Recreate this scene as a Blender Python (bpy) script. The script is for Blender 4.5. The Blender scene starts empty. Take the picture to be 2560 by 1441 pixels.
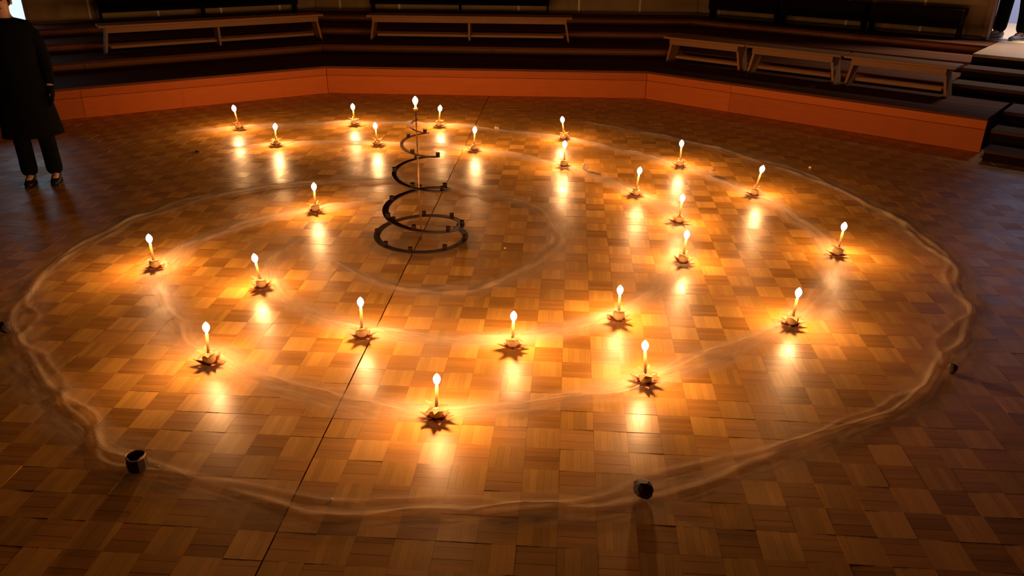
import bpy, bmesh, math, random
import numpy as np
from mathutils import Vector, Matrix
random.seed(7); rng = np.random.default_rng(7)
C = bpy.context.scene.collection
SC = bpy.context.scene
PI = math.pi

# ------------------------------------------------------------------ camera
PITCH, ROLL, FPX, EYE = 0.4365081, 0.0071049, 1982.5, 1.68
cd = bpy.data.cameras.new('camera'); cam = bpy.data.objects.new('camera', cd); C.objects.link(cam)
cd.sensor_fit = 'HORIZONTAL'; cd.sensor_width = 36.0; cd.lens = FPX / 2560 * 36.0
cd.clip_start = 0.05; cd.clip_end = 60
s_, c_ = math.sin(PITCH), math.cos(PITCH)
fwd = Vector((0, c_, -s_)); r0 = Vector((1, 0, 0)); u0 = Vector((0, s_, c_))
Rv = math.cos(ROLL) * r0 + math.sin(ROLL) * u0
Uv = math.cos(ROLL) * u0 - math.sin(ROLL) * r0
m = Matrix.Identity(4)
for i in range(3):
    m[i][0], m[i][1], m[i][2] = Rv[i], Uv[i], -fwd[i]
m[2][3] = EYE
cam.matrix_world = m
SC.camera = cam

# ------------------------------------------------------------------ world, exposure
W = bpy.data.worlds.new('world'); SC.world = W; W.use_nodes = True
W.node_tree.nodes['Background'].inputs[0].default_value = (0.4, 0.5, 0.8, 1)
W.node_tree.nodes['Background'].inputs[1].default_value = 0.0015
SC.view_settings.view_transform = 'Standard'; SC.view_settings.look = 'None'
SC.view_settings.gamma = 1.0; SC.view_settings.use_curve_mapping = False
SC.view_settings.exposure = 0.0
SC.cycles.sample_clamp_indirect = 4.0
SC.cycles.use_denoising = True
FLAME_W = 7.1                       # power of one candle flame
FLAME_RGB = (1.0, 0.50, 0.190)
FLAME_EMIT = 2.6

# real lights other than the flames: a lamp in the corridor beyond the door on the right, dusk light through the window at far left
def area(name, loc, target, sx, sy, power, col):
    l = bpy.data.lights.new(name, 'AREA'); l.shape = 'RECTANGLE'; l.size = sx; l.size_y = sy
    l.energy = power; l.color = col
    o = bpy.data.objects.new(name, l); C.objects.link(o); o.location = loc
    d = Vector(target) - Vector(loc); o.rotation_euler = d.to_track_quat('-Z', 'Y').to_euler()
    return o
area('corridor_lamp', (5.72, 8.53, 2.93), (5.85, 8.75, 0.0), 0.5, 0.35, 105.0, (1.0, 0.89, 0.76))

# ------------------------------------------------------------------ helpers
def setp(o, label=None, cat=None, group=None, kind=None):
    if label: o['label'] = label
    if cat: o['category'] = cat
    if group: o['group'] = group
    if kind: o['kind'] = kind
    return o
def empty(name, loc=(0, 0, 0), rz=0.0, **k):
    o = bpy.data.objects.new(name, None); C.objects.link(o)
    o.empty_display_size = 0.05; o.location = loc; o.rotation_euler = (0, 0, rz)
    return setp(o, **k)
def link(name, me, mat=None, parent=None, **k):
    o = bpy.data.objects.new(name, me); C.objects.link(o)
    if mat and not me.materials: me.materials.append(mat)
    if parent: o.parent = parent
    return setp(o, **k)
def bm_mesh(name, bm, smooth=False):
    me = bpy.data.meshes.new(name); bm.normal_update(); bm.to_mesh(me); bm.free()
    if smooth:
        for p in me.polygons: p.use_smooth = True
    return me
def raw_mesh(name, v, f, smooth=False):
    me = bpy.data.meshes.new(name); me.from_pydata([tuple(x) for x in v], [], [tuple(x) for x in f]); me.update()
    if smooth: me.polygons.foreach_set('use_smooth', [True] * len(me.polygons))
    return me
def box(bm, a, b, mat=None):
    vs = [bm.verts.new((x, y, z)) for z in (a[2], b[2]) for y in (a[1], b[1]) for x in (a[0], b[0])]
    if mat is not None:
        for v in vs: v.co = mat @ v.co
    for f in ((0, 2, 3, 1), (4, 5, 7, 6), (0, 1, 5, 4), (1, 3, 7, 5), (3, 2, 6, 7), (2, 0, 4, 6)):
        bm.faces.new([vs[i] for i in f])
    return vs
def box_mesh(name, a, b, bev=0.0):
    bm = bmesh.new(); box(bm, a, b)
    if bev:
        bmesh.ops.bevel(bm, geom=bm.edges[:], offset=bev, segments=1, affect='EDGES')
    bmesh.ops.recalc_face_normals(bm, faces=bm.faces[:])
    return bm_mesh(name, bm)
def prism(name, pts, z0, z1, bev=0.0):
    bm = bmesh.new(); lo = [bm.verts.new((p[0], p[1], z0)) for p in pts]; hi = [bm.verts.new((p[0], p[1], z1)) for p in pts]
    n = len(pts); bm.faces.new(lo[::-1]); bm.faces.new(hi)
    for i in range(n): bm.faces.new((lo[i], lo[(i + 1) % n], hi[(i + 1) % n], hi[i]))
    bmesh.ops.recalc_face_normals(bm, faces=bm.faces[:])
    if bev: bmesh.ops.bevel(bm, geom=bm.edges[:], offset=bev, segments=1, affect='EDGES')
    return bm_mesh(name, bm)
def tube_mesh(name, pts, rad, seg=8, cap=True, smooth=True):
    pts = [Vector(p) for p in pts]; n = len(pts)
    if not isinstance(rad, (list, tuple)): rad = [rad] * n
    v = []; f = []
    t0 = (pts[1] - pts[0]).normalized(); nrm = t0.orthogonal().normalized()
    for i in range(n):
        t = (pts[min(i + 1, n - 1)] - pts[max(i - 1, 0)]).normalized()
        nrm = (nrm - t * nrm.dot(t)).normalized(); b = t.cross(nrm)
        for k in range(seg):
            a = 2 * PI * k / seg; v.append(pts[i] + rad[i] * (math.cos(a) * nrm + math.sin(a) * b))
    for i in range(n - 1):
        for k in range(seg):
            k2 = (k + 1) % seg; f.append((i * seg + k, i * seg + k2, (i + 1) * seg + k2, (i + 1) * seg + k))
    if cap:
        f.append(tuple(range(seg))[::-1]); f.append(tuple((n - 1) * seg + k for k in range(seg)))
    return raw_mesh(name, v, f, smooth)
def lathe_mesh(name, prof, seg=20, smooth=True):
    v = []; f = []; n = len(prof)
    for r, z in prof:
        for k in range(seg):
            a = 2 * PI * k / seg; v.append((r * math.cos(a), r * math.sin(a), z))
    for i in range(n - 1):
        for k in range(seg):
            k2 = (k + 1) % seg; f.append((i * seg + k, i * seg + k2, (i + 1) * seg + k2, (i + 1) * seg + k))
    f.append(tuple(range(seg))[::-1]); f.append(tuple((n - 1) * seg + k for k in range(seg)))
    return raw_mesh(name, v, f, smooth)
def copy_tree(o, parent=None):
    c = o.copy(); C.objects.link(c)
    if parent: c.parent = parent
    for ch in list(o.children): copy_tree(ch, c)
    return c

# ------------------------------------------------------------------ materials
class NT:
    def __init__(s, name):
        s.m = bpy.data.materials.new(name); s.m.use_nodes = True; s.t = s.m.node_tree
        s.b = s.t.nodes['Principled BSDF']; s.out = s.t.nodes['Material Output']
    def n(s, ty, **k):
        x = s.t.nodes.new(ty)
        for a, b in k.items():
            if a.startswith('i_'):
                key = a[2:]; key = int(key) if key.isdigit() else key.replace('_', ' ')
                x.inputs[key].default_value = b
            else: setattr(x, a, b)
        return x
    def l(s, a, b): s.t.links.new(a, b)
    def math(s, op, a, b=None, c=None):
        x = s.t.nodes.new('ShaderNodeMath'); x.operation = op
        for i, q in enumerate((a, b, c)):
            if q is None: continue
            if isinstance(q, (int, float)): x.inputs[i].default_value = q
            else: s.l(q, x.inputs[i])
        return x.outputs[0]
    def mix(s, fac, a, b, mode='MIX'):
        x = s.t.nodes.new('ShaderNodeMix'); x.data_type = 'RGBA'; x.blend_type = mode
        for sock, q in ((x.inputs[0], fac), (x.inputs[6], a), (x.inputs[7], b)):
            if isinstance(q, (int, float)): sock.default_value = q
            elif isinstance(q, tuple): sock.default_value = (*q, 1) if len(q) == 3 else q
            else: s.l(q, sock)
        return x.outputs[2]
def plain(name, col, rough=0.6, metal=0.0, noise=0.0, scale=20.0, spec=0.5):
    N = NT(name); N.b.inputs['Roughness'].default_value = rough; N.b.inputs['Metallic'].default_value = metal
    N.b.inputs['Specular IOR Level'].default_value = spec
    if noise:
        tc = N.n('ShaderNodeTexCoord'); nz = N.n('ShaderNodeTexNoise', i_Scale=scale, i_Detail=4.0)
        N.l(tc.outputs['Object'], nz.inputs['Vector'])
        dark = tuple(x * (1 - noise) for x in col); lite = tuple(min(1, x * (1 + noise)) for x in col)
        N.l(N.mix(nz.outputs['Fac'], dark, lite), N.b.inputs['Base Color'])
    else: N.b.inputs['Base Color'].default_value = (*col, 1)
    return N.m
def wood(name, a, b, rough=0.45, axis=0, scale=6.0):
    """streaky wood grain along one local axis, varied from object to object"""
    N = NT(name); tc = N.n('ShaderNodeTexCoord'); mp = N.n('ShaderNodeMapping')
    sc = [14.0, 14.0, 14.0]; sc[axis] = 0.9
    mp.inputs['Scale'].default_value = sc
    oi = N.n('ShaderNodeObjectInfo'); off = N.n('ShaderNodeCombineXYZ')
    r = N.math('MULTIPLY', oi.outputs['Random'], 37.0)
    for i in range(3): N.l(r, off.inputs[i])
    N.l(off.outputs[0], mp.inputs['Location']); N.l(tc.outputs['Object'], mp.inputs['Vector'])
    nz = N.n('ShaderNodeTexNoise', i_Scale=scale, i_Detail=5.0, i_Distortion=0.4); N.l(mp.outputs[0], nz.inputs['Vector'])
    col = N.mix(nz.outputs['Fac'], a, b)
    v = N.math('MULTIPLY_ADD', oi.outputs['Random'], 0.35, 0.82)
    cc = N.n('ShaderNodeCombineColor')
    for i in range(3): N.l(v, cc.inputs[i])
    N.l(N.mix(1.0, col, cc.outputs[0], 'MULTIPLY'), N.b.inputs['Base Color'])
    N.b.inputs['Roughness'].default_value = rough
    bp = N.n('ShaderNodeBump', i_Strength=0.12, i_Distance=0.002); N.l(nz.outputs['Fac'], bp.inputs['Height']); N.l(bp.outputs[0], N.b.inputs['Normal'])
    return N.m

# parquet grid: origin, tile size, yaw of the mosaic on the floor
GO = (-0.1080, 2.5192); TS = 0.1200; GY = -0.0696627
gc, gs = math.cos(GY), math.sin(GY)
def g2w(gx, gy): return (gc * gx - gs * gy, gs * gx + gc * gy)
def w2g(x, y): return (gc * x + gs * y, -gs * x + gc * y)

def parquet_material():
    N = NT('parquet'); geo = N.n('ShaderNodeNewGeometry'); sp = N.n('ShaderNodeSeparateXYZ')
    N.l(geo.outputs['Position'], sp.inputs[0]); X, Y = sp.outputs[0], sp.outputs[1]
    gx = N.math('ADD', N.math('MULTIPLY', X, gc), N.math('MULTIPLY', Y, gs))
    gy = N.math('ADD', N.math('MULTIPLY', X, -gs), N.math('MULTIPLY', Y, gc))
    u = N.math('DIVIDE', N.math('SUBTRACT', gx, GO[0]), TS); v = N.math('DIVIDE', N.math('SUBTRACT', gy, GO[1]), TS)
    i = N.math('FLOOR', u); j = N.math('FLOOR', v)
    par = N.math('FLOORED_MODULO', N.math('ADD', i, j), 2.0)       # 1: fingers lie across, 0: fingers run away from the camera
    across = N.math('FLOOR', N.math('MULTIPLY', N.math('SUBTRACT', v, j), 5.0))
    along = N.math('FLOOR', N.math('MULTIPLY', N.math('SUBTRACT', u, i), 5.0))
    fing = N.math('ADD', N.math('MULTIPLY', across, par), N.math('MULTIPLY', along, N.math('SUBTRACT', 1.0, par)))
    cv = N.n('ShaderNodeCombineXYZ'); N.l(i, cv.inputs[0]); N.l(j, cv.inputs[1])
    w1 = N.n('ShaderNodeTexWhiteNoise', noise_dimensions='3D'); N.l(cv.outputs[0], w1.inputs['Vector'])
    cv2 = N.n('ShaderNodeCombineXYZ'); N.l(i, cv2.inputs[0]); N.l(j, cv2.inputs[1]); N.l(N.math('ADD', fing, 3.3), cv2.inputs[2])
    w2 = N.n('ShaderNodeTexWhiteNoise', noise_dimensions='3D'); N.l(cv2.outputs[0], w2.inputs['Vector'])
    # grain: stretched noise along the fingers
    def grain(a, b):
        q = N.n('ShaderNodeCombineXYZ'); N.l(N.math('MULTIPLY', gx, a), q.inputs[0]); N.l(N.math('MULTIPLY', gy, b), q.inputs[1])
        N.l(N.math('MULTIPLY', w2.outputs['Value'], 40.0), q.inputs[2])
        z = N.n('ShaderNodeTexNoise', i_Scale=1.0, i_Detail=4.0, i_Roughness=0.6); N.l(q.outputs[0], z.inputs['Vector']); return z.outputs['Fac']
    ga, gb = grain(14.0, 260.0), grain(260.0, 14.0)
    g = N.math('ADD', N.math('MULTIPLY', ga, par), N.math('MULTIPLY', gb, N.math('SUBTRACT', 1.0, par)))
    light = N.mix(g, (0.53, 0.245, 0.040), (0.74, 0.390, 0.080))
    dark = N.mix(g, (0.35, 0.130, 0.017), (0.52, 0.222, 0.034))
    col = N.mix(N.math('MULTIPLY', par, 0.66), light, dark)  # sheen by grain direction put into the base colour
    k = N.math('MULTIPLY_ADD', w1.outputs['Value'], 0.34, 0.70)
    k = N.math('ADD', k, N.math('MULTIPLY', w2.outputs['Value'], 0.26))
    cc = N.n('ShaderNodeCombineColor')
    for q in range(3): N.l(k, cc.inputs[q])
    N.l(N.mix(1.0, col, cc.outputs[0], 'MULTIPLY'), N.b.inputs['Base Color'])
    nr = N.n('ShaderNodeTexNoise', i_Scale=5.0, i_Detail=3.0); N.l(geo.outputs['Position'], nr.inputs['Vector'])
    rr = N.math('MULTIPLY_ADD', nr.outputs['Fac'], 0.16, 0.26)
    rr = N.math('ADD', rr, N.math('MULTIPLY', w1.outputs['Value'], 0.10))
    N.l(rr, N.b.inputs['Roughness'])
    N.b.inputs['Specular IOR Level'].default_value = 0.34
    bp = N.n('ShaderNodeBump', i_Strength=0.10, i_Distance=0.0006); N.l(g, bp.inputs['Height']); N.l(bp.outputs[0], N.b.inputs['Normal'])
    return N.m

def tulle_material():
    N = NT('sheer_fabric'); at = N.n('ShaderNodeAttribute', attribute_name='across'); ux = N.n('ShaderNodeAttribute', attribute_name='along')
    cv = N.n('ShaderNodeCombineXYZ'); N.l(N.math('MULTIPLY', ux.outputs['Fac'], 5.0), cv.inputs[0]); N.l(N.math('MULTIPLY', at.outputs['Fac'], 9.0), cv.inputs[1])
    nz = N.n('ShaderNodeTexNoise', i_Scale=2.0, i_Detail=5.0, i_Roughness=0.65); N.l(cv.outputs[0], nz.inputs['Vector'])
    a = N.math('ABSOLUTE', at.outputs['Fac'])                      # 0 in the gathered middle, 1 at the loose edges
    body = N.math('SUBTRACT', 1.0, N.math('POWER', a, 1.5))
    op = N.math('MULTIPLY', body, N.math('MULTIPLY_ADD', nz.outputs['Fac'], 0.95, 0.0))
    op = N.math('MINIMUM', N.math('MAXIMUM', op, 0.0), 0.85)
    df = N.n('ShaderNodeBsdfDiffuse'); df.inputs[0].default_value = (0.88, 0.75, 0.58, 1)
    tr = N.n('ShaderNodeBsdfTranslucent'); tr.inputs[0].default_value = (0.88, 0.75, 0.58, 1)
    mx = N.n('ShaderNodeMixShader'); mx.inputs[0].default_value = 0.4; N.l(df.outputs[0], mx.inputs[1]); N.l(tr.outputs[0], mx.inputs[2])
    tp = N.n('ShaderNodeBsdfTransparent'); m2 = N.n('ShaderNodeMixShader')
    N.l(op, m2.inputs[0]); N.l(tp.outputs[0], m2.inputs[1]); N.l(mx.outputs[0], m2.inputs[2]); N.l(m2.outputs[0], N.out.inputs[0])
    return N.m

def flame_material():
    N = NT('flame'); tc = N.n('ShaderNodeTexCoord'); sp = N.n('ShaderNodeSeparateXYZ'); N.l(tc.outputs['Generated'], sp.inputs[0])
    rp = N.n('ShaderNodeValToRGB'); N.l(sp.outputs[2], rp.inputs[0])
    e = rp.color_ramp.elements; e[0].position = 0.0; e[0].color = (0.9, 0.62, 0.28, 1); e[1].position = 1.0; e[1].color = (1.0, 0.80, 0.48, 1)
    x = e.new(0.35); x.color = (1.0, 0.92, 0.72, 1)
    em = N.n('ShaderNodeEmission'); em.inputs[1].default_value = FLAME_EMIT; N.l(rp.outputs[0], em.inputs[0])
    tp = N.n('ShaderNodeBsdfTransparent'); ad = N.n('ShaderNodeAddShader')
    N.l(em.outputs[0], ad.inputs[0]); N.l(tp.outputs[0], ad.inputs[1]); N.l(ad.outputs[0], N.out.inputs[0])
    return N.m

def emit(name, col, st):
    N = NT(name); em = N.n('ShaderNodeEmission'); em.inputs[0].default_value = (*col, 1); em.inputs[1].default_value = st
    N.l(em.outputs[0], N.out.inputs[0]); return N.m

M_parquet = parquet_material()
M_sub = plain('subfloor', (0.03, 0.014, 0.006), 0.9)
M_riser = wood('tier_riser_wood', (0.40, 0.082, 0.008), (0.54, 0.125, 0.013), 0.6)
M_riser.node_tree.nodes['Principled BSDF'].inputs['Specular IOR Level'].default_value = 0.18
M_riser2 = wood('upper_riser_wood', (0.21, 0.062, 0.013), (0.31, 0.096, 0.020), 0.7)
M_tread = wood('tier_tread_wood', (0.085, 0.026, 0.010), (0.14, 0.042, 0.016), 0.8)
M_tread.node_tree.nodes['Principled BSDF'].inputs['Specular IOR Level'].default_value = 0.12
M_bench = wood('bench_wood', (0.26, 0.10, 0.022), (0.36, 0.15, 0.034), 0.6)
M_dark = wood('dark_bench_wood', (0.008, 0.003, 0.002), (0.014, 0.005, 0.003), 0.8)
M_dark.node_tree.nodes['Principled BSDF'].inputs['Specular IOR Level'].default_value = 0.1
M_step = wood('step_wood', (0.060, 0.026, 0.015), (0.09, 0.04, 0.023), 0.8)
M_step.node_tree.nodes['Principled BSDF'].inputs['Specular IOR Level'].default_value = 0.15
M_landing = wood('landing_wood', (0.34, 0.19, 0.11), (0.46, 0.27, 0.16), 0.5)
M_panel = plain('wall_panel', (0.34, 0.215, 0.085), 0.75, noise=0.12, scale=3.0)
M_batten = wood('batten_wood', (0.70, 0.50, 0.28), (0.88, 0.68, 0.42), 0.5, axis=2)
M_plaster = plain('plaster', (0.09, 0.07, 0.055), 0.85, noise=0.08, scale=4.0)
M_blue = plain('blue_wall_paint', (0.28, 0.36, 0.72), 0.6, noise=0.05, scale=4.0)
M_lino = plain('corridor_floor', (0.66, 0.47, 0.32), 0.35, noise=0.07, scale=5.0)
M_tulle = tulle_material(); M_flame = flame_material()
M_wax = NT('beeswax'); M_wax.b.inputs['Base Color'].default_value = (0.54, 0.31, 0.11, 1); M_wax.b.inputs['Roughness'].default_value = 0.4
M_wax.b.inputs['Subsurface Weight'].default_value = 0.05; M_wax.b.inputs['Subsurface Radius'].default_value = (0.012, 0.006, 0.002)
M_wax.b.inputs['Subsurface Scale'].default_value = 1.0; M_wax = M_wax.m
M_wick = plain('wick', (0.02, 0.015, 0.01), 0.9)
M_apple_pale = plain('pale_apple_skin', (0.74, 0.52, 0.24), 0.35, noise=0.18, scale=25)
M_dark_red = plain('backlit_apple_skin', (0.50, 0.12, 0.05), 0.3, noise=0.35, scale=18)  # dark red imitates the shaded side of the backlit front apples
M_bronze = plain('bronze_card', (0.36, 0.115, 0.036), 0.6, metal=0.0, noise=0.12, scale=30, spec=0.2)
M_iron = plain('dark_spiral_strip', (0.036, 0.009, 0.005), 0.6, noise=0.2, scale=40)
M_brass = plain('brass_pole', (0.48, 0.24, 0.10), 0.35, metal=0.6)
M_tin = plain('wax_in_cup', (0.8, 0.66, 0.42), 0.35)
M_stone_d = plain('dark_stone', (0.075, 0.040, 0.028), 0.8, noise=0.5, scale=30)
M_stone_p = plain('pale_stone', (0.60, 0.40, 0.22), 0.6, noise=0.35, scale=40)
M_glass = plain('glass_bead', (0.95, 0.85, 0.75), 0.08, spec=1.0)
M_cloth = plain('black_cloth', (0.004, 0.004, 0.005), 0.95, noise=0.3, scale=30, spec=0.1)
M_navy = plain('navy_cloth', (0.004, 0.004, 0.008), 0.95, noise=0.3, scale=30, spec=0.1)
M_skin = plain('skin', (0.55, 0.33, 0.23), 0.5)
M_hair = plain('hair', (0.03, 0.018, 0.01), 0.6, noise=0.4, scale=60)
M_shoe = plain('grey_shoe', (0.16, 0.19, 0.30), 0.6); M_shoe_b = plain('black_shoe', (0.012, 0.012, 0.014), 0.5)
M_sole = plain('shoe_sole', (0.5, 0.48, 0.46), 0.7); M_eye = plain('eye', (0.03, 0.02, 0.015), 0.1)
M_frame = wood('door_frame_wood', (0.14, 0.07, 0.035), (0.24, 0.12, 0.06), 0.5, axis=2)

# ------------------------------------------------------------------ arena outline (front edge of the lowest step)
B = Vector((-1.946, 8.420)); D0 = Vector((1.361, 8.248))
tl = Vector((-0.85133, -0.52463)); nl = Vector((-0.52463, 0.85133))         # left run: direction away from the corner, outward normal
tm = (D0 - B).normalized(); nm = Vector((-tm.y, tm.x))                       # middle run
tr_ = Vector((0.76147, -0.64820)); nr_ = Vector((0.64820, 0.76147))          # right run
LEFT_LEN, RIGHT_LEN = 4.6, 3.12
def isect(p, t, q, u):
    d = t.x * u.y - t.y * u.x; w = q - p
    return p + t * ((w.x * u.y - w.y * u.x) / d)
def corner_l(d): return isect(B + nl * d, tl, B + nm * d, tm)
def corner_r(d): return isect(B + nm * d, tm, D0 + nr_ * d, tr_)
def run_line(run, d, right_end=RIGHT_LEN):
    """end points of the line parallel to a run at distance d behind the lowest step's front"""
    if run == 0: return B + nl * d + tl * LEFT_LEN, corner_l(d)
    if run == 1: return corner_l(d), corner_r(d)
    return corner_r(d), D0 + nr_ * d + tr_ * right_end
RUNN = (nl, nm, nr_)

# ------------------------------------------------------------------ floor: 300 tiles as parts, the rest joined
def inside_arena(x, y):
    p = Vector((x, y))
    return (p - B).dot(nl) < 0.10 and (p - B).dot(nm) < 0.10 and (p - D0).dot(nr_) < 0.10
def project(x, y, z=0.0):
    d = Vector((x, y, z - EYE)); w = d.dot(fwd)
    if w < 0.05: return None
    return 1280 + FPX * d.dot(Rv) / w, 720.5 - FPX * d.dot(Uv) / w, w
FG = 0.00025
def tile_geom(cross, w=TS, h=TS):
    """five oak fingers on one mosaic square, centred"""
    v = []; f = []
    for k in range(5):
        a0, a1 = -0.5 + k / 5, -0.5 + (k + 1) / 5
        if cross: x0, x1, y0, y1 = -w / 2 + FG, w / 2 - FG, a0 * h + FG / 2, a1 * h - FG / 2
        else: x0, x1, y0, y1 = a0 * w + FG / 2, a1 * w - FG / 2, -h / 2 + FG, h / 2 - FG
        dz = (0.0, -0.0001, 0.00012, -0.00006, 0.00008)[k]
        b = len(v); e = 0.0006
        v += [(x0, y0, -0.012), (x1, y0, -0.012), (x1, y1, -0.012), (x0, y1, -0.012),
              (x0 , y0 , dz), (x1 , y0 , dz), (x1 , y1 , dz), (x0 , y1 , dz)]
        f += [(b + 4, b + 5, b + 6, b + 7), (b, b + 1, b + 5, b + 4), (b + 1, b + 2, b + 6, b + 5), (b + 2, b + 3, b + 7, b + 6), (b + 3, b, b + 4, b + 7)]
    return v, f
SEAM_I = -6; SEAM_GAP = 0.0055
floor = link('floor', box_mesh('floor', (-7.2, -2.6, -0.10), (7.2, 8.9, -0.0115)), M_sub, kind='structure')
cells = []
for i in range(-52, 56):
    for j in range(-40, 56):
        gx, gy = GO[0] + (i + 0.5) * TS, GO[1] + (j + 0.5) * TS
        x, y = g2w(gx, gy)
        if not (-6.2 < x < 6.2 and -1.2 < y < 8.9) or not inside_arena(x, y): continue
        q = project(x, y); vis = q and -60 < q[0] < 2620 and -40 < q[1] < 1490
        cells.append((0.0 if not vis or not (20 < q[0] < 2540 and 10 < q[1] < 1425) else (FPX / q[2]) ** 2 * EYE / q[2], i, j, x, y))
cells.sort(reverse=True)
tile_me = {}
for cross in (0, 1):
    for seam in (0, 1):
        v, f = tile_geom(cross, TS - (SEAM_GAP if seam else 0))
        me = raw_mesh('parquet_tile', v, f); me.materials.append(M_parquet); tile_me[cross, seam] = (me, np.array(v), f)
SV = []; SF = []; off = 0
for n_, (ar, i, j, x, y) in enumerate(cells):
    seam = 1 if i == SEAM_I - 1 else 0
    if seam:
        gx, gy = GO[0] + (i + 0.5) * TS - SEAM_GAP / 2, GO[1] + (j + 0.5) * TS; x, y = g2w(gx, gy)
    me, v, f = tile_me[(i + j) % 2, seam]
    rx, ry = rng.normal(0, 0.0048, 2); z = rng.normal(0, 0.00010)
    if n_ < 300 and ar > 0:
        o = bpy.data.objects.new('parquet_tile', me); C.objects.link(o); o.parent = floor
        o.location = (x, y, z); o.rotation_euler = (rx, ry, GY)
    else:
        px = v[:, 0]; py = v[:, 1]; pz = v[:, 2] + px * -ry + py * rx + z
        SV.append(np.stack([x + gc * px - gs * py, y + gs * px + gc * py, pz], 1)); SF.append(np.array(f) + off); off += len(v)
SV = np.concatenate(SV); SF = np.concatenate(SF)
me = bpy.data.meshes.new('parquet_tile')
me.vertices.add(len(SV)); me.vertices.foreach_set('co', SV.ravel())
me.loops.add(SF.size); me.loops.foreach_set('vertex_index', SF.ravel().astype(np.int32))
me.polygons.add(len(SF)); me.polygons.foreach_set('loop_start', np.arange(0, SF.size, 4, dtype=np.int32))
me.update(calc_edges=True); me.polygons.foreach_set('use_smooth', [False] * len(SF)); me.validate()
link('parquet_tile', me, M_parquet, floor, kind='stuff')

# ------------------------------------------------------------------ stepped tiers round the arena
Z = (0.28, 0.373, 0.467, 0.56); DD = (0.0, 0.86, 1.55, 2.12, 2.58)
def quad_board(name, p, q, n, z0, z1, th, mat, parent, bev=0.002):
    """upright board from p to q, its face on the line, thickness running outward along n"""
    L = (q - p).length; ang = math.atan2((q - p).y, (q - p).x)
    me = box_mesh(name, (0, 0, 0), (L, th, z1 - z0), bev)
    o = link(name, me, mat, parent); o.location = (p.x, p.y, z0); o.rotation_euler = (0, 0, ang); return o
for k in range(4):
    root = empty('stepped_tier', (0, 8.4 + DD[k], 0), kind='structure')
    root.location = (0, 0, 0)
    zlo = 0.0 if k == 0 else Z[k - 1]; zhi = Z[k]
    rend = RIGHT_LEN if k == 0 else 2.60
    for run in range(3):
        p, q = run_line(run, DD[k], rend); n = RUNN[run]
        if run == 2 and k: pass
        u = (q - p).normalized(); L = (q - p).length
        if k == 0:
            h = [0.0, 0.185, zhi - 0.022]
            cuts = {0: (0.0, 2.3, L), 1: (0.0, L), 2: (0.0, 0.93, L)}[run]
        else:
            h = [zlo, zhi - 0.022]; cuts = (0.0, L / 2, L) if L > 2.5 else (0.0, L)
        for a in range(len(h) - 1):
            for b in range(len(cuts) - 1):
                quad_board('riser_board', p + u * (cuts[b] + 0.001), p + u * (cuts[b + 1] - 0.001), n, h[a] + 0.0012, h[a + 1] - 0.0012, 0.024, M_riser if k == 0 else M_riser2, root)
        # tread planks, mitred at the corners
        nb = 6 if k == 0 else (5 if k == 1 else 4)
        d0, d1 = DD[k] - 0.012, DD[k + 1] - (0.0 if k < 3 else 0.02)
        for b in range(nb):
            da, db = d0 + (d1 - d0) * b / nb, d0 + (d1 - d0) * (b + 1) / nb - 0.002
            a0, a1 = run_line(run, da, rend); b0, b1 = run_line(run, db, rend)
            cx = (a0 + a1 + b0 + b1) / 4; ang = math.atan2(u.y, u.x)
            pts = []
            for w in (a0, a1, b1, b0):
                dl = w - cx; pts.append((dl.x * math.cos(ang) + dl.y * math.sin(ang), -dl.x * math.sin(ang) + dl.y * math.cos(ang)))
            o = link('tread_board', prism('tread_board', pts, -0.022, 0.0, 0.0015), M_tread, root)
            o.location = (cx.x, cx.y, zhi); o.rotation_euler = (0, 0, ang)
        if run == 2:   # closing board at the open right end
            e0 = run_line(2, DD[k] + 0.024, rend)[1]; e1 = run_line(2, DD[k + 1], rend)[1]
            quad_board('end_board', e0 - tr_ * 0.024, e1 - tr_ * 0.024, -tr_, 0.001 if k == 0 else zlo + 0.0, zhi - 0.023, 0.023, M_riser, root)

# stairs at the right, continuing the tiers
st = empty('entrance_stairs', (0, 0, 0), kind='structure')
SN = (-0.24, 0.06, 0.37, 0.86, 1.18, 1.48); STT = (3.19, 3.15, 3.15, 2.61, 2.61, 2.61)
for k in range(6):
    zt = 0.0933 * (k + 1); n0 = SN[k]; n1 = SN[k + 1] if k < 5 else 2.56; t0, t1 = STT[k], 4.7
    p = D0 + nr_ * n0 + tr_ * t0; ang = math.atan2(tr_.y, tr_.x)
    o = link('stair_tread', box_mesh('stair_tread', (0, -0.015, -0.028), (t1 - t0, n1 - n0, 0), 0.003), M_step if k < 5 else M_landing, st); o.location = (p.x, p.y, zt); o.rotation_euler = (0, 0, ang)
    o = link('stair_riser', box_mesh('stair_riser', (0, 0, 0), (t1 - t0, 0.02, 0.0933 - 0.03), 0.001), M_tread, st); o.location = (p.x, p.y, zt - 0.0933 + 0.001); o.data.materials[0] = M_dark; o.rotation_euler = (0, 0, ang)
    if k: 
        o = link('stair_side', box_mesh('stair_side', (0, 0.02, 0), (0.02, n1 - n0 if k < 3 else 0.3, zt - 0.03)), M_dark, st); o.location = (p.x, p.y, 0.0); o.rotation_euler = (0, 0, ang)

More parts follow.
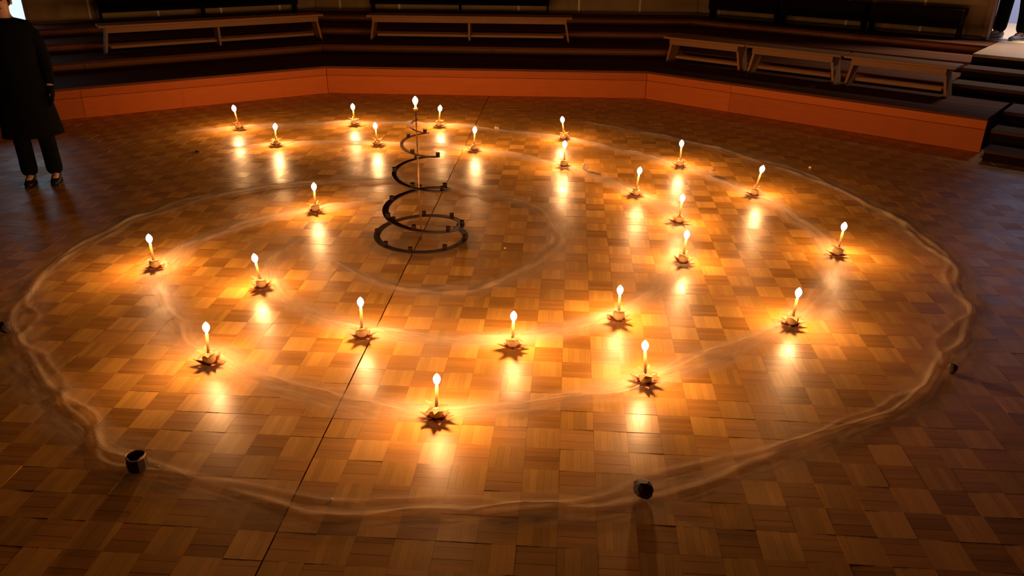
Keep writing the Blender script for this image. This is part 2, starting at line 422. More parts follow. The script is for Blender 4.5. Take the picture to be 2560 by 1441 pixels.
# ------------------------------------------------------------------ walls with upright battens
ZF = 0.56; WALL_D = 2.58; WALL_H = 4.2
def panel_wall(name, p, q, n, spacing, phase, batten=0.030, holes=()):
    """wall of tall panels with a batten over each joint; holes: (t0, t1, z0, z1)"""
    u = (q - p).normalized(); L = (q - p).length; ang = math.atan2(u.y, u.x)
    root = empty(name, (p.x, p.y, 0), ang, kind='structure')
    xs = [0.0] + [x for x in np.arange(phase, L, spacing) if 0.08 < x < L - 0.08] + [L]
    for a in range(len(xs) - 1):
        x0, x1 = xs[a], xs[a + 1]
        segs = [(x0, x1, ZF - 0.02, WALL_H)]
        for (h0, h1, z0, z1) in holes:
            new = []
            for s in segs:
                if s[1] <= h0 or s[0] >= h1: new.append(s); continue
                if s[0] < h0: new.append((s[0], h0, s[2], s[3]))
                if s[1] > h1: new.append((h1, s[1], s[2], s[3]))
                a0, a1 = max(s[0], h0), min(s[1], h1)
                if z0 > s[2] + 0.03: new.append((a0, a1, s[2], z0))
                if z1 < s[3]: new.append((a0, a1, z1, s[3]))
            segs = new
        for s in segs: link('wall_panel', box_mesh('wall_panel', (s[0] + 0.002, 0, s[2]), (s[1] - 0.002, 0.03, s[3]), 0.0015), M_panel, root)
        if a and not any(h0 - 0.02 < x0 < h1 + 0.02 for (h0, h1, *_r) in holes):
            link('batten', box_mesh('batten', (x0 - batten / 2, -0.012, ZF), (x0 + batten / 2, 0.0, WALL_H), 0.003), M_batten, root)
    link('wall_backing', box_mesh('wall_backing', (0, 0.031, -0.05), (L, 0.035, ZF if holes else WALL_H)), M_sub, root)
    link('baseboard', box_mesh('baseboard', (0, -0.012, ZF), (L if name != 'wall_left' else L, 0.0, ZF + 0.020), 0.002), M_batten, root)
    return root
wl0, wl1 = run_line(0, WALL_D); wm0, wm1 = run_line(1, WALL_D); wr0, wr1 = run_line(2, WALL_D, 2.44)
LL = (wl1 - wl0).length
WIN_T0, WIN_T1 = 2.50, 3.20       # measured from the corner of the lowest step
tcl = (corner_l(WALL_D) - B).dot(tl)
hx0, hx1 = LL - (WIN_T1 - tcl), LL - (WIN_T0 - tcl)
panel_wall('wall_left', wl0, wl1, nl, 0.735, (LL - 0.48) % 0.735, holes=((hx0, hx1, 0.60, 1.55),))
panel_wall('wall_back', wm0, wm1, nm, 0.783, 0.33)
panel_wall('wall_right', wr0, wr1, nr_, 0.80, 0.30)

# window at far left: frame, mullion and panes lit by the dusk outside
ang_l = math.atan2((-tl).y, (-tl).x)
wn = empty('window_1', (wl0.x, wl0.y, 0), ang_l, kind='structure')
for nme, a, b in (('window_frame', (hx0, -0.02, 0.57), (hx0 + 0.05, 0.05, 1.55)), ('window_frame', (hx1 - 0.035, -0.02, 0.57), (hx1, 0.05, 1.55)),
                  ('window_frame', (hx0 + 0.05, -0.02, 1.50), (hx1 - 0.035, 0.05, 1.55)), ('window_sill', (hx0 + 0.05, -0.05, 0.565), (hx1 - 0.035, 0.05, 0.60)),
                  ('mullion', (hx0 + 0.05, -0.005, 1.30), (hx1 - 0.035, 0.03, 1.34))):
    link(nme, box_mesh(nme, a, b, 0.003), M_frame, wn)
M_day = emit('dusk_light', (0.62, 0.84, 1.0), 1.35)
link('pane', box_mesh('pane', (hx0 + 0.05, 0.02, 0.60), (hx1 - 0.035, 0.026, 1.30)), M_day, wn)
link('pane', box_mesh('pane', (hx0 + 0.05, 0.02, 1.34), (hx1 - 0.035, 0.026, 1.50)), M_day, wn)

# right: the open doorway to the corridor, its jamb, floor and blue wall
dn = empty('door_1', (wr1.x, wr1.y, 0), math.atan2(tr_.y, tr_.x), kind='structure')
link('door_jamb', box_mesh('door_jamb', (0.0, -0.05, ZF), (0.055, 0.12, 2.60), 0.004), M_frame, dn)
link('door_jamb', box_mesh('door_jamb', (1.72, -0.05, ZF), (1.775, 0.12, 2.60), 0.004), M_frame, dn)
link('door_head', box_mesh('door_head', (0.055, -0.05, 2.55), (1.72, 0.12, 2.60), 0.004), M_frame, dn)
link('door_lintel', box_mesh('door_lintel', (0.0, 0.0, 2.60), (1.775, 0.03, WALL_H)), M_plaster, dn)
def wall_box(name, a, b, th, z0, z1, mat):
    a, b = Vector(a), Vector(b); L = (b - a).length
    o = link(name, box_mesh(name, (0, 0, 0), (L, th, z1 - z0)), mat, kind='structure'); o.location = (a.x, a.y, z0); o.rotation_euler = (0, 0, math.atan2((b - a).y, (b - a).x)); return o
def rp(n, t): return D0 + nr_ * n + tr_ * t
cf = link('floor_corridor', prism('floor_corridor', [tuple(rp(2.57, 1.4)), tuple(rp(2.57, 4.7)), tuple(rp(4.52, 4.7)), tuple(rp(4.52, 1.4))], ZF - 0.08, ZF), M_lino, kind='structure')
wall_box('wall_corridor_back', rp(4.48, 1.4), rp(4.48, 4.7), 0.06, ZF, 3.0, M_blue)
wall_box('wall_corridor_left', rp(2.66, 1.42), rp(4.48, 1.42), 0.06, ZF, 3.0, M_plaster)
wall_box('wall_corridor_right', rp(2.50, 4.72), rp(4.48, 4.72), 0.06, ZF, 3.0, M_plaster)
link('ceiling_corridor', prism('ceiling_corridor', [tuple(rp(2.57, 1.4)), tuple(rp(2.57, 4.8)), tuple(rp(4.55, 4.8)), tuple(rp(4.55, 1.4))], 3.0, 3.05), M_plaster, kind='structure')
wall_box('wall_right_end', rp(2.58, 4.22), rp(2.58, 4.75), 0.05, ZF, WALL_H, M_plaster)
pr = rp(2.6, 4.72)
wall_box('wall_east', (pr.x, pr.y), (pr.x + 0.01, -2.6), 0.08, -0.1, WALL_H, M_plaster)
wall_box('wall_front', (pr.x, -2.6), (-7.0, -2.6), 0.08, -0.1, WALL_H, M_plaster)
wall_box('wall_west', (-7.0, -2.6), (wl0.x - 0.2, wl0.y + 0.02), 0.08, -0.1, WALL_H, M_plaster)
link('ceiling', prism('ceiling', [(-7.3, -2.8), (pr.x + 0.2, -2.8), (pr.x + 0.2, 11.5), (-7.3, 11.5)], WALL_H, WALL_H + 0.1), M_plaster, kind='structure')

# ------------------------------------------------------------------ benches
def bench(length, mat, label, loc, ang, h=0.27, depth=0.26, mid=False, inset=0.06, splay=0.05, apron=0.055, rail=True, group=None, cat='bench', solid=False):
    root = empty('bench', loc, ang, label=label, cat=cat, group=group)
    link('seat', box_mesh('seat', (-length / 2, 0, h - 0.022), (length / 2, depth, h), 0.003), mat, root)
    ax = length / 2 - inset
    ah = apron if not solid else 0.165
    link('apron', box_mesh('apron', (-ax, 0.012, h - 0.023 - ah), (ax, 0.032, h - 0.023), 0.002), mat, root)
    link('apron', box_mesh('apron', (-ax, depth - 0.032, h - 0.023 - apron), (ax, depth - 0.012, h - 0.023), 0.002), mat, root)
    xs = [-ax + 0.02, ax - 0.02] + ([0.0] if mid else [])
    for x in xs:
        sp = splay * (1 if x > 0 else -1) if x else 0
        bm = bmesh.new(); vs = box(bm, (x - 0.011, 0.034, 0), (x + 0.011, depth - 0.034, h - 0.024))   # plank leg, splayed
        for v in vs:
            if v.co.z < 0.01: v.co.x += sp
        link('leg', bm_mesh('leg', bm), mat, root)
    if rail:
        link('stretcher', box_mesh('stretcher', (-ax + 0.03, depth / 2 - 0.011, 0.045), (ax - 0.03, depth / 2 + 0.011, 0.075), 0.002), mat, root)
    return root
def on_run(run, n, t, z):
    if run == 0: p = B + nl * n + tl * t; a = math.atan2(-tl.y, -tl.x)
    elif run == 1: p = B + nm * n + tm * t; a = math.atan2(tm.y, tm.x)
    else: p = D0 + nr_ * n + tr_ * t; a = math.atan2(tr_.y, tr_.x)
    return (p.x, p.y, z), a
G1 = 'low wooden benches on the tiers'
l, a = on_run(1, 1.16, 1.37, Z[1]); bench(2.36, M_bench, 'long pale wooden bench with middle leg, on the middle tiers behind the spiral stand', l, a, h=0.29, mid=True, group=G1)
l, a = on_run(0, 1.16, 0.765, Z[1]); bench(2.36, M_bench, 'long pale wooden bench with middle leg on the left-hand tiers', l, a, h=0.29, mid=True, group=G1)
G2 = 'row of low benches on the right lowest tier'
for t, L, lab in ((0.30, 0.92, 'short wooden bench farthest from the stairs in the row on the lowest right tier'),
                  (1.245, 0.94, 'middle short wooden bench in the row on the lowest right tier'),
                  (2.22, 0.95, 'short wooden bench nearest the entrance stairs on the lowest right tier')):
    l, a = on_run(2, 0.54, t, Z[0]); bench(L, M_bench, lab, l, a, h=0.275, depth=0.25, group=G2, inset=0.07)
G3 = 'dark benches along the panelled wall'
for run, n, t, L, lab in ((1, 2.32, 1.125, 2.30, 'dark bench with deep front board against the middle panelled wall'),
                          (0, 2.32, 0.655, 2.30, 'dark bench with deep front board against the left panelled wall'),
                          (2, 2.32, -0.16, 0.88, 'dark bench by the right panelled wall, nearest the corner with the middle wall'),
                          (2, 2.32, 0.80, 0.98, 'dark bench by the right panelled wall, middle one of three'),
                          (2, 2.32, 1.80, 0.93, 'dark bench by the right panelled wall, next to the lit doorway')):
    l, a = on_run(run, n, t, Z[3]); bench(L, M_dark, lab, l, a, h=0.30, depth=0.22, mid=(run < 2), group=G3, solid=True, rail=False, splay=0.0, inset=0.0)

# ------------------------------------------------------------------ sheer fabric strips laid in three spiral arms
ARM = [
 ([(0.66,7.20),(0.98,6.95),(1.22,6.71),(1.47,6.55),(1.68,6.30),(1.91,6.00),(2.11,5.66),(2.27,5.28),(2.37,4.87),(2.42,4.42),(2.41,4.01),(2.33,3.64),(2.21,3.37),(1.98,3.06),(1.79,2.82),(1.58,2.59),(1.44,2.49),(1.34,2.46),(1.19,2.39),(1.02,2.29),(0.85,2.22),(0.70,2.14),(0.55,2.08),(0.42,2.02),(0.28,1.98),(0.16,1.95),(-0.03,1.94),(-0.18,1.93),(-0.29,1.93),(-0.41,1.93),(-0.53,1.93),(-0.64,1.95),(-0.73,1.97),(-0.87,2.02),(-1.01,2.07),(-1.10,2.09),(-1.24,2.15),(-1.39,2.24),(-1.52,2.34),(-1.68,2.47),(-1.85,2.64),(-2.03,2.86),(-2.21,3.10),(-2.31,3.30),(-2.40,3.54),(-2.45,3.80),(-2.46,4.07),(-2.42,4.36),(-2.30,4.62),(-2.15,4.86),(-1.93,5.08),(-1.62,5.30),(-1.22,5.41),(-0.80,5.43),(-0.37,5.29),(0.05,5.04),(0.27,4.74),(0.32,4.43),(0.24,4.02),(0.10,3.76),(-0.08,3.59),(-0.29,3.51),(-0.49,3.51),(-0.66,3.60),(-0.83,3.75),(-0.96,3.92)],
  'outermost sheer fabric strip, sweeping round the front edge and curling in to the stand', 0.24),
 ([(-2.87,6.67),(-2.64,6.79),(-2.41,6.91),(-1.95,7.06),(-1.43,7.10),(-1.02,7.12),(-0.66,7.07),(-0.12,6.89),(0.16,6.75),(0.43,6.60),(0.71,6.40),(1.00,6.11),(1.26,5.84),(1.45,5.56),(1.64,5.14),(1.79,4.67),(1.83,4.36),(1.82,4.10),(1.73,3.78),(1.57,3.51),(1.29,3.26),(1.05,3.02),(0.78,2.85),(0.54,2.74),(0.35,2.63),(0.11,2.54),(-0.12,2.49),(-0.28,2.48),(-0.45,2.50),(-0.65,2.55),(-0.90,2.63),(-1.09,2.75),(-1.27,2.88),(-1.49,3.10),(-1.67,3.35),(-1.83,3.62),(-1.90,3.86),(-1.87,4.13),(-1.73,4.39),(-1.53,4.60),(-1.25,4.77),(-0.99,4.88),(-0.84,4.91)],
  'sheer fabric strip under the outer ring of candles, from back row round to the front', 0.21),
 ([(-2.31,6.20),(-2.14,6.28),(-1.94,6.36),(-1.52,6.42),(-1.12,6.41),(-0.73,6.37),(-0.31,6.26),(0.06,6.05),(0.39,5.82),(0.63,5.53),(0.84,5.14),(0.98,4.87),(1.04,4.60),(1.03,4.28),(0.93,3.98),(0.79,3.64),(0.66,3.45),(0.50,3.30),(0.27,3.13),(0.01,3.04),(-0.22,3.02),(-0.44,3.05),(-0.67,3.12),(-0.93,3.28),(-1.12,3.44),(-1.27,3.62),(-1.33,3.83),(-1.31,4.05),(-1.20,4.25)],
  'sheer fabric strip carrying the inner ring of candles closest round the spiral stand', 0.21)]
def smooth_curve(P, step):
    P = [np.array(p) for p in P]
    for _ in range(2):      # soften hand-laid wiggle slightly, keep ends
        P = [P[0]] + [(P[i - 1] + 2 * P[i] + P[i + 1]) / 4 for i in range(1, len(P) - 1)] + [P[-1]]
    out = []
    for i in range(len(P) - 1):
        p0, p1, p2, p3 = P[max(i - 1, 0)], P[i], P[i + 1], P[min(i + 2, len(P) - 1)]
        n = max(2, int(np.linalg.norm(p2 - p1) / step))
        for k in range(n):
            t = k / n; out.append(0.5 * ((2 * p1) + (-p0 + p2) * t + (2 * p0 - 5 * p1 + 4 * p2 - p3) * t * t + (-p0 + 3 * p1 - 3 * p2 + p3) * t ** 3))
    out.append(P[-1]); return np.array(out)
def smooth_noise(n, cell, amp):
    k = max(4, int(n / cell) + 4); r = rng.normal(0, 1, k); x = np.linspace(0, k - 1.001, n); i = x.astype(int); f = x - i; f = f * f * (3 - 2 * f)
    return amp * (r[i] * (1 - f) + r[np.minimum(i + 1, k - 1)] * f)
NA = 23
for P, lab, wid in ARM:
    c = smooth_curve(P, 0.018); n = len(c)
    t = np.gradient(c, axis=0); t /= np.linalg.norm(t, axis=1)[:, None]; nn = np.stack([-t[:, 1], t[:, 0]], 1)
    s = np.concatenate([[0], np.cumsum(np.linalg.norm(np.diff(c, axis=0), axis=1))])
    ends = np.minimum(1, np.minimum(s, s[-1] - s) / 0.35)
    half = wid / 2 * (1 + smooth_noise(n, 14, 0.14)) * (0.25 + 0.75 * ends)
    wob = smooth_noise(n, 10, 0.006)
    a = np.linspace(-1, 1, NA)
    hk = 0.7 if 'outermost' in lab else 1.0
    V = np.zeros((n, NA, 3)); ridge = smooth_noise(n, 16, 0.22); rh = np.abs(smooth_noise(n, 9, 0.008)) + 0.006
    r2 = smooth_noise(n, 12, 0.25); rh2 = np.abs(smooth_noise(n, 7, 0.006)) + 0.003
    cols = np.stack([smooth_noise(n, 4, 0.0016) for _ in range(NA)], 1)
    for k in range(NA):
        q = c + nn * (a[k] * half + wob)[:, None]
        z = 0.0035 + hk * rh * np.exp(-((a[k] - ridge) / 0.10) ** 2) + rh2 * np.exp(-((a[k] - r2 + 0.3) / 0.08) ** 2) + np.abs(cols[:, k]) * (1 - abs(a[k]))
        V[:, k, :2] = q; V[:, k, 2] = z * (0.3 + 0.7 * ends)
    idx = np.arange(n * NA).reshape(n, NA)
    F = np.stack([idx[:-1, :-1], idx[1:, :-1], idx[1:, 1:], idx[:-1, 1:]], -1).reshape(-1, 4)
    me = raw_mesh('sheer_fabric_strip', V.reshape(-1, 3), F, True)
    at = me.attributes.new('across', 'FLOAT', 'POINT'); at.data.foreach_set('value', np.tile(a, n).astype(np.float32))
    at = me.attributes.new('along', 'FLOAT', 'POINT'); at.data.foreach_set('value', np.repeat(s, NA).astype(np.float32))
    link('sheer_fabric_strip', me, M_tulle, label=lab, cat='fabric', group='sheer fabric strips of the candle spiral')

# ------------------------------------------------------------------ candles stuck in apples on card stars
def star_mesh(name, R, r, n, hole, droop, th=0.0009, seed=0):
    rr = random.Random(seed); bm = bmesh.new(); top = []; inn = []
    for k in range(2 * n):
        a = PI * k / n; rad = R * rr.uniform(0.92, 1.08) if k % 2 == 0 else r
        z = droop * rr.uniform(0.35, 1.3) * (1 if droop > 0.015 else rr.choice((1, 1, -1))) if k % 2 == 0 else droop * 0.10
        top.append((rad * math.cos(a), rad * math.sin(a), z))
        inn.append((hole * math.cos(a), hole * math.sin(a), 0.0))
    lay = []
    for dz in (0, th):
        o = [bm.verts.new((x, y, z + dz)) for x, y, z in top]; i = [bm.verts.new((x, y, z + dz)) for x, y, z in inn]; lay.append((o, i))
    N = 2 * n
    for k in range(N):
        k2 = (k + 1) % N
        for L_, flip in ((0, 1), (1, 0)):
            o, i = lay[L_]; q = [i[k], o[k], o[k2], i[k2]]; bm.faces.new(q[::-1] if flip else q)
        bm.faces.new((lay[0][0][k], lay[0][0][k2], lay[1][0][k2], lay[1][0][k]))
        bm.faces.new((lay[0][1][k2], lay[0][1][k], lay[1][1][k], lay[1][1][k2]))
    return bm_mesh(name, bm)
def apple_mesh(h, r):
    prof = [(0.001, 0.004), (0.35 * r, 0.0), (0.62 * r, 0.06 * h), (0.85 * r, 0.22 * h), (0.97 * r, 0.42 * h), (1.0 * r, 0.58 * h), (0.95 * r, 0.76 * h), (0.80 * r, 0.91 * h), (0.55 * r, 0.995 * h), (0.32 * r, 0.99 * h), (0.14 * r, 0.93 * h), (0.001, 0.88 * h)]
    me = lathe_mesh('apple', prof, 20)
    for v in me.vertices:
        a = math.atan2(v.co.y, v.co.x); k = 1 + 0.03 * math.cos(5 * a) * (1 - v.co.z / h); v.co.x *= k; v.co.y *= k
    return me
FH = 0.048
FL = lathe_mesh('flame', [(0.0008, 0.0), (0.0050, 0.002), (0.0100, 0.009), (0.0140, 0.018), (0.0155, 0.026), (0.0140, 0.034), (0.0090, 0.042), (0.0040, 0.047), (0.0006, 0.050)], 16)  # outline fattened to take in the glow around a flame
STAR = [star_mesh('paper_star', 0.064, 0.031, 6, 0.006, 0.019, seed=k) for k in range(4)]
COLL = [star_mesh('collar_star', 0.050, 0.023, 6, 0.0065, 0.012, seed=k + 10) for k in range(4)]
APP = [apple_mesh(0.046, 0.0275), apple_mesh(0.043, 0.0265)]
WICK = tube_mesh('wick', [(0, 0, 0), (0.0003, 0, 0.006), (0.0016, 0, 0.012)], 0.0010, 6)
CAND = {}
def candle_mesh(L):
    k = round(L, 3)
    if k not in CAND: CAND[k] = lathe_mesh('candle', [(0.0060, 0), (0.0062, 0.003), (0.0062, L - 0.002), (0.0054, L - 0.0004), (0.0030, L - 0.0012), (0.0006, L - 0.0012)], 12)
    return CAND[k]
CANDLES = [  # base x, y, flame x, y, flame height, side to which the collar hangs, label
 (-2.379,6.808,-2.397,6.813,0.182,'R','lit candle on an apple at the left end of the back row by the step'),
 (-1.906,6.268,-1.901,6.280,0.155,'L','lit candle on an apple at the left end of the second row from the back'),
 (-1.407,6.986,-1.413,6.996,0.163,'N','lit candle on an apple, second from the left in the back row by the step'),
 (-1.096,6.290,-1.101,6.280,0.167,'R','lit candle on an apple in the second row, first one left of the spiral stand'),
 (-0.653,6.948,-0.642,6.958,0.163,'R','lit candle on an apple in the back row, right beside the flame topping the stand'),
 (-0.309,6.164,-0.302,6.184,0.164,'N','lit candle on an apple right of the spiral stand by the dark floor joint'),
 (0.421,6.527,0.406,6.512,0.175,'R','back candle whose star sits right behind the flame of the candle before it'),
 (0.382,5.729,0.382,5.744,0.170,'N','lit candle on an apple beside the small round pale stone'),
 (0.821,5.056,0.835,5.061,0.176,'L','lit candle with a dark bent collar, next one along from the small round pale stone'),
 (1.245,5.751,1.246,5.766,0.176,'N','lit candle on an apple in the outer ring, behind the cracked crystal stone'),
 (1.617,5.074,1.648,5.089,0.184,'L','lit candle leaning right on an apple, outer ring, just right of the cracked crystal stone'),
 (-1.229,4.690,-1.230,4.708,0.164,'L','lit candle on an apple standing alone left of the spiral stand'),
 (1.010,4.533,1.018,4.539,0.164,'L','lit candle whose broad card star casts a long shadow to the left'),
 (-1.866,3.794,-1.876,3.814,0.165,'L','lit candle on an apple at the extreme left side of the spiral'),
 (1.789,4.038,1.807,4.063,0.166,'N','lit candle leaning right on an apple at the extreme right side of the spiral'),
 (-1.244,3.564,-1.263,3.584,0.157,'N','lit candle on an apple with a wide dark collar, inner ring left of the stand'),
 (0.916,3.920,0.928,3.945,0.158,'N','lit candle on an apple straight in front of the broad star with long shadow'),
 (-0.653,3.058,-0.655,3.080,0.168,'X','lit candle on a pale apple in the inner ring, beside the dark floor joint'),
 (-1.241,2.826,-1.241,2.846,0.164,'X','lit candle on a backlit dark apple at the front left of the spiral'),
 (0.005,2.980,0.008,3.008,0.142,'N','lit candle on a pale apple in the middle of the front of the inner ring'),
 (0.489,3.242,0.492,3.267,0.147,'Y','lit candle on an apple, inner ring, front right, with a curled collar star'),
 (1.272,3.202,1.290,3.230,0.158,'N','lit candle leaning right on an apple at the front right of the outer ring'),
 (-0.273,2.442,-0.271,2.469,0.158,'N','lit candle on a backlit dark apple, the one nearest the camera'),
 (0.529,2.699,0.524,2.725,0.161,'Y','lit candle on an apple on a wide card star, front right, second nearest the camera')]
LIGHTD = bpy.data.lights.new('candle_light', 'POINT'); LIGHTD.energy = FLAME_W; LIGHTD.color = FLAME_RGB; LIGHTD.shadow_soft_size = 0.014
def candle_on(parent, z0, L, fs, lean_fix=None):
    cnd = link('candle', candle_mesh(L), M_wax, parent); cnd.location = (0, 0, z0)
    w = link('wick', WICK, M_wick, cnd); w.location = (0, 0, L - 0.002)
    f = link('flame', FL, M_flame, cnd); f.location = (0, 0, L + 0.001); f.scale = (fs, fs, fs)
    lo = bpy.data.objects.new('candle_light', LIGHTD); C.objects.link(lo); lo.parent = cnd; lo.location = (0, 0, L + 0.018 * fs)
    return cnd
HANG = {'N': (0, -1), 'L': (-1, -0.1), 'R': (1, 0.1), 'X': (-0.7, -0.7), 'Y': (-0.4, -0.9)}
for k, (bx, by, fx, fy, fh, sd, lab) in enumerate(CANDLES):
    rr = random.Random(k)
    RZ = 0.012
    root = empty('apple_candle', (bx, by, RZ), rr.uniform(0, 6.28), label=lab, cat='candle', group='candles in apples along the spiral')
    dist = math.hypot(bx, by - 0.0); fs = 0.92 + 0.075 * max(0, dist - 2.5)  # farther flames enlarged to imitate their glow
    st_ = link('paper_star', STAR[k % 4], M_bronze, root)
    st_.scale = (1.12,) * 3 if k in (12, 23) else (1,) * 3
    ah = 0.046 if k % 2 == 0 else 0.043
    ap = link('apple', APP[k % 2], M_dark_red if k in (18, 22) else M_apple_pale, root); ap.location = (0, 0, 0.0015); ap.rotation_euler = (rr.uniform(-.12, .12), rr.uniform(-.12, .12), 0)
    co = link('collar_star', COLL[(k * 3) % 4], M_bronze, root); hx, hy = HANG[sd]; ra = -root.rotation_euler[2]; hx, hy = hx * math.cos(ra) - hy * math.sin(ra), hx * math.sin(ra) + hy * math.cos(ra)
    co.location = (0.007 * hx, 0.007 * hy, ah + 0.002)
    co.rotation_euler = (rr.uniform(-0.2, 0.2), rr.uniform(-0.2, 0.2), rr.uniform(0, 6))
    top = Vector((0, 0, ah - 0.006)); tip = Vector((fx - bx, fy - by, fh - RZ)) - top; L3 = tip.length
    rot = (Matrix.Rotation(-root.rotation_euler[2], 4, 'Z') @ tip.to_track_quat('Z', 'Y').to_matrix().to_4x4()).to_quaternion()
    cn = candle_on(root, 0, L3 - 0.024 * fs, fs); cn.rotation_mode = 'QUATERNION'; cn.rotation_quaternion = rot; cn.location = top

# ------------------------------------------------------------------ the spiral stand
SX, SY = -0.524, 4.26
stand = empty('spiral_candle_stand', (SX, SY, 0), label='tall dark spiral candle stand with many small cups in the centre of the floor', cat='candle stand')
zt = [(-0.30, 0.690), (0.0, 0.668), (1.0, 0.568), (2.0, 0.404), (3.0, 0.192), (3.5, 0.078), (4.0, 0.030), (4.62, 0.010)]
rt = [(0.0, 0.255), (0.05, 0.250), (0.08, 0.238), (0.19, 0.190), (0.325, 0.158), (0.386, 0.135), (0.49, 0.110), (0.55, 0.088), (0.625, 0.058), (0.655, 0.032), (0.70, 0.022)]
def lerp_tab(tab, x):
    xs = [a for a, _ in tab]; ys = [b for _, b in tab]
    return float(np.interp(x, xs, ys))
us = np.linspace(-0.30, 4.62, 240)
zz = np.array([lerp_tab(zt, u) for u in us]); ker = np.ones(21) / 21
zz = np.convolve(np.pad(zz, 10, mode='edge'), ker, 'valid')
rr_ = np.array([lerp_tab(rt, z) for z in zz]); rr_ = np.convolve(np.pad(rr_, 10, mode='edge'), ker, 'valid')
th = PI + 2 * PI * us            # left at whole turns, then front, right, back
def hel(i, dr=0.0, dz=0.0): return (math.cos(th[i]) * (rr_[i] + dr), math.sin(th[i]) * (rr_[i] + dr), zz[i] + dz)
v = []; f = []
for i in range(240):
    w = 0.006 + 0.012 * min(1, max(0, (0.66 - zz[i]) / 0.45))
    for dr, dz in ((-w, -0.003), (w, -0.003), (w, 0.003), (-w, 0.003)): v.append(hel(i, dr, dz))
for i in range(239):
    for k in range(4):
        k2 = (k + 1) % 4; f.append((i * 4 + k, i * 4 + k2, (i + 1) * 4 + k2, (i + 1) * 4 + k))
f += [(3, 2, 1, 0), tuple(239 * 4 + k for k in range(4))]
link('spiral_strip', raw_mesh('spiral_strip', v, f), M_iron, stand)
link('pole', tube_mesh('pole', [(0, 0, 0.0), (0, 0, 0.35), (0, 0, 0.742)], [0.0055, 0.0045, 0.0035], 10), M_brass, stand)
link('pole_socket', lathe_mesh('pole_socket', [(0.004, 0.738), (0.011, 0.742), (0.012, 0.752), (0.0115, 0.753)], 12), M_brass, stand)
CUP = lathe_mesh('candle_cup', [(0.009, 0), (0.0125, 0.001), (0.0130, 0.022), (0.0142, 0.024), (0.0120, 0.0245), (0.0112, 0.018), (0.001, 0.017)], 12)
CWX = lathe_mesh('wax', [(0.0108, 0.0165), (0.0104, 0.0205), (0.004, 0.0212), (0.0008, 0.0212)], 10)
CUP.materials.append(M_iron); CWX.materials.append(M_tin)
arc = np.concatenate([[0], np.cumsum(np.sqrt((np.diff(th) * (rr_[1:] + rr_[:-1]) / 2) ** 2))])
for k in range(24):
    sarc = arc[-1] * (0.035 + 0.955 * k / 23); i = int(np.argmin(abs(arc - sarc)))
    o = link('candle_cup', CUP, None, stand); o.location = hel(i, 0, 0.003); kk = 0.75 + 0.25 * min(1, (0.66 - zz[i]) / 0.3); o.scale = (kk, kk, kk)
    link('wax', CWX, None, o)
tc_ = empty('candle', (SX, SY, 0.745), label='small lit candle burning on top of the spiral stand pole', cat='candle')
candle_on(tc_, 0, 0.022, 1.0).name = 'candle_body'

# ------------------------------------------------------------------ stones, beads and crumbs along the spiral
def stone(name, loc, size, mat, lab, seed, sub=2, rough=0.22, group=None, flat=False, cat='stone'):
    rr = random.Random(seed); bm = bmesh.new(); bmesh.ops.create_icosphere(bm, subdivisions=sub, radius=1.0)
    dirs = [Vector((rr.gauss(0, 1), rr.gauss(0, 1), rr.gauss(0, 1))).normalized() for _ in range(9)]
    for vtx in bm.verts:
        d = vtx.co.normalized(); k = 1.0
        for q in dirs:
            k = min(k, (0.72 + rough * 0.9 * (dirs.index(q) % 3) / 3) / max(0.05, d.dot(q)))
        vtx.co = Vector((d.x * k * size[0], d.y * k * size[1], d.z * k * size[2]))
    mz = min(v.co.z for v in bm.verts)
    for v in bm.verts: v.co.z -= mz
    o = link(name, bm_mesh(name, bm, smooth=not flat), mat, label=lab, cat=cat, group=group); o.location = loc; o.rotation_euler = (0, 0, rr.uniform(0, 6)); return o
GS = 'dark stones weighing down the fabric edge'
stone('stone', (0.421, 2.02, 0.003), (0.036, 0.034, 0.040), M_stone_d, 'dark squat stone on the fabric edge at the front right', 1, group=GS, flat=True)
stone('stone', (1.801, 2.80, 0.003), (0.026, 0.022, 0.024), M_stone_d, 'small dark stone on the fabric edge at the far right front curve', 3, group=GS, flat=True)
stone('stone', (-2.235, 3.085, 0.003), (0.030, 0.030, 0.030), M_stone_d, 'dark stone on the fabric edge at the extreme left of the frame', 4, group=GS, flat=True)
GP = 'small pale stones on the fabric'
stone('stone', (0.530, 5.622, 0.006), (0.030, 0.026, 0.034), M_stone_p, 'small round pale stone with a pointed face on the inner fabric strip', 5, group=GP, flat=True)
stone('stone', (1.441, 5.545, 0.006), (0.040, 0.028, 0.026), M_stone_p, 'cracked pale crystal stone between two outer candles at the right', 6, sub=1, group=GP, flat=True)
stone('stone', (-0.143, 6.873, 0.006), (0.040, 0.022, 0.014), M_stone_p, 'flat pale pebble on the back fabric strip right of the spiral stand', 8, group=GP)
stone('leaf_scrap', (-2.47, 6.08, 0.0015), (0.040, 0.018, 0.006), M_stone_d, 'thin dark scrap lying on bare floor left of the second candle row', 9, sub=1, cat='scrap')
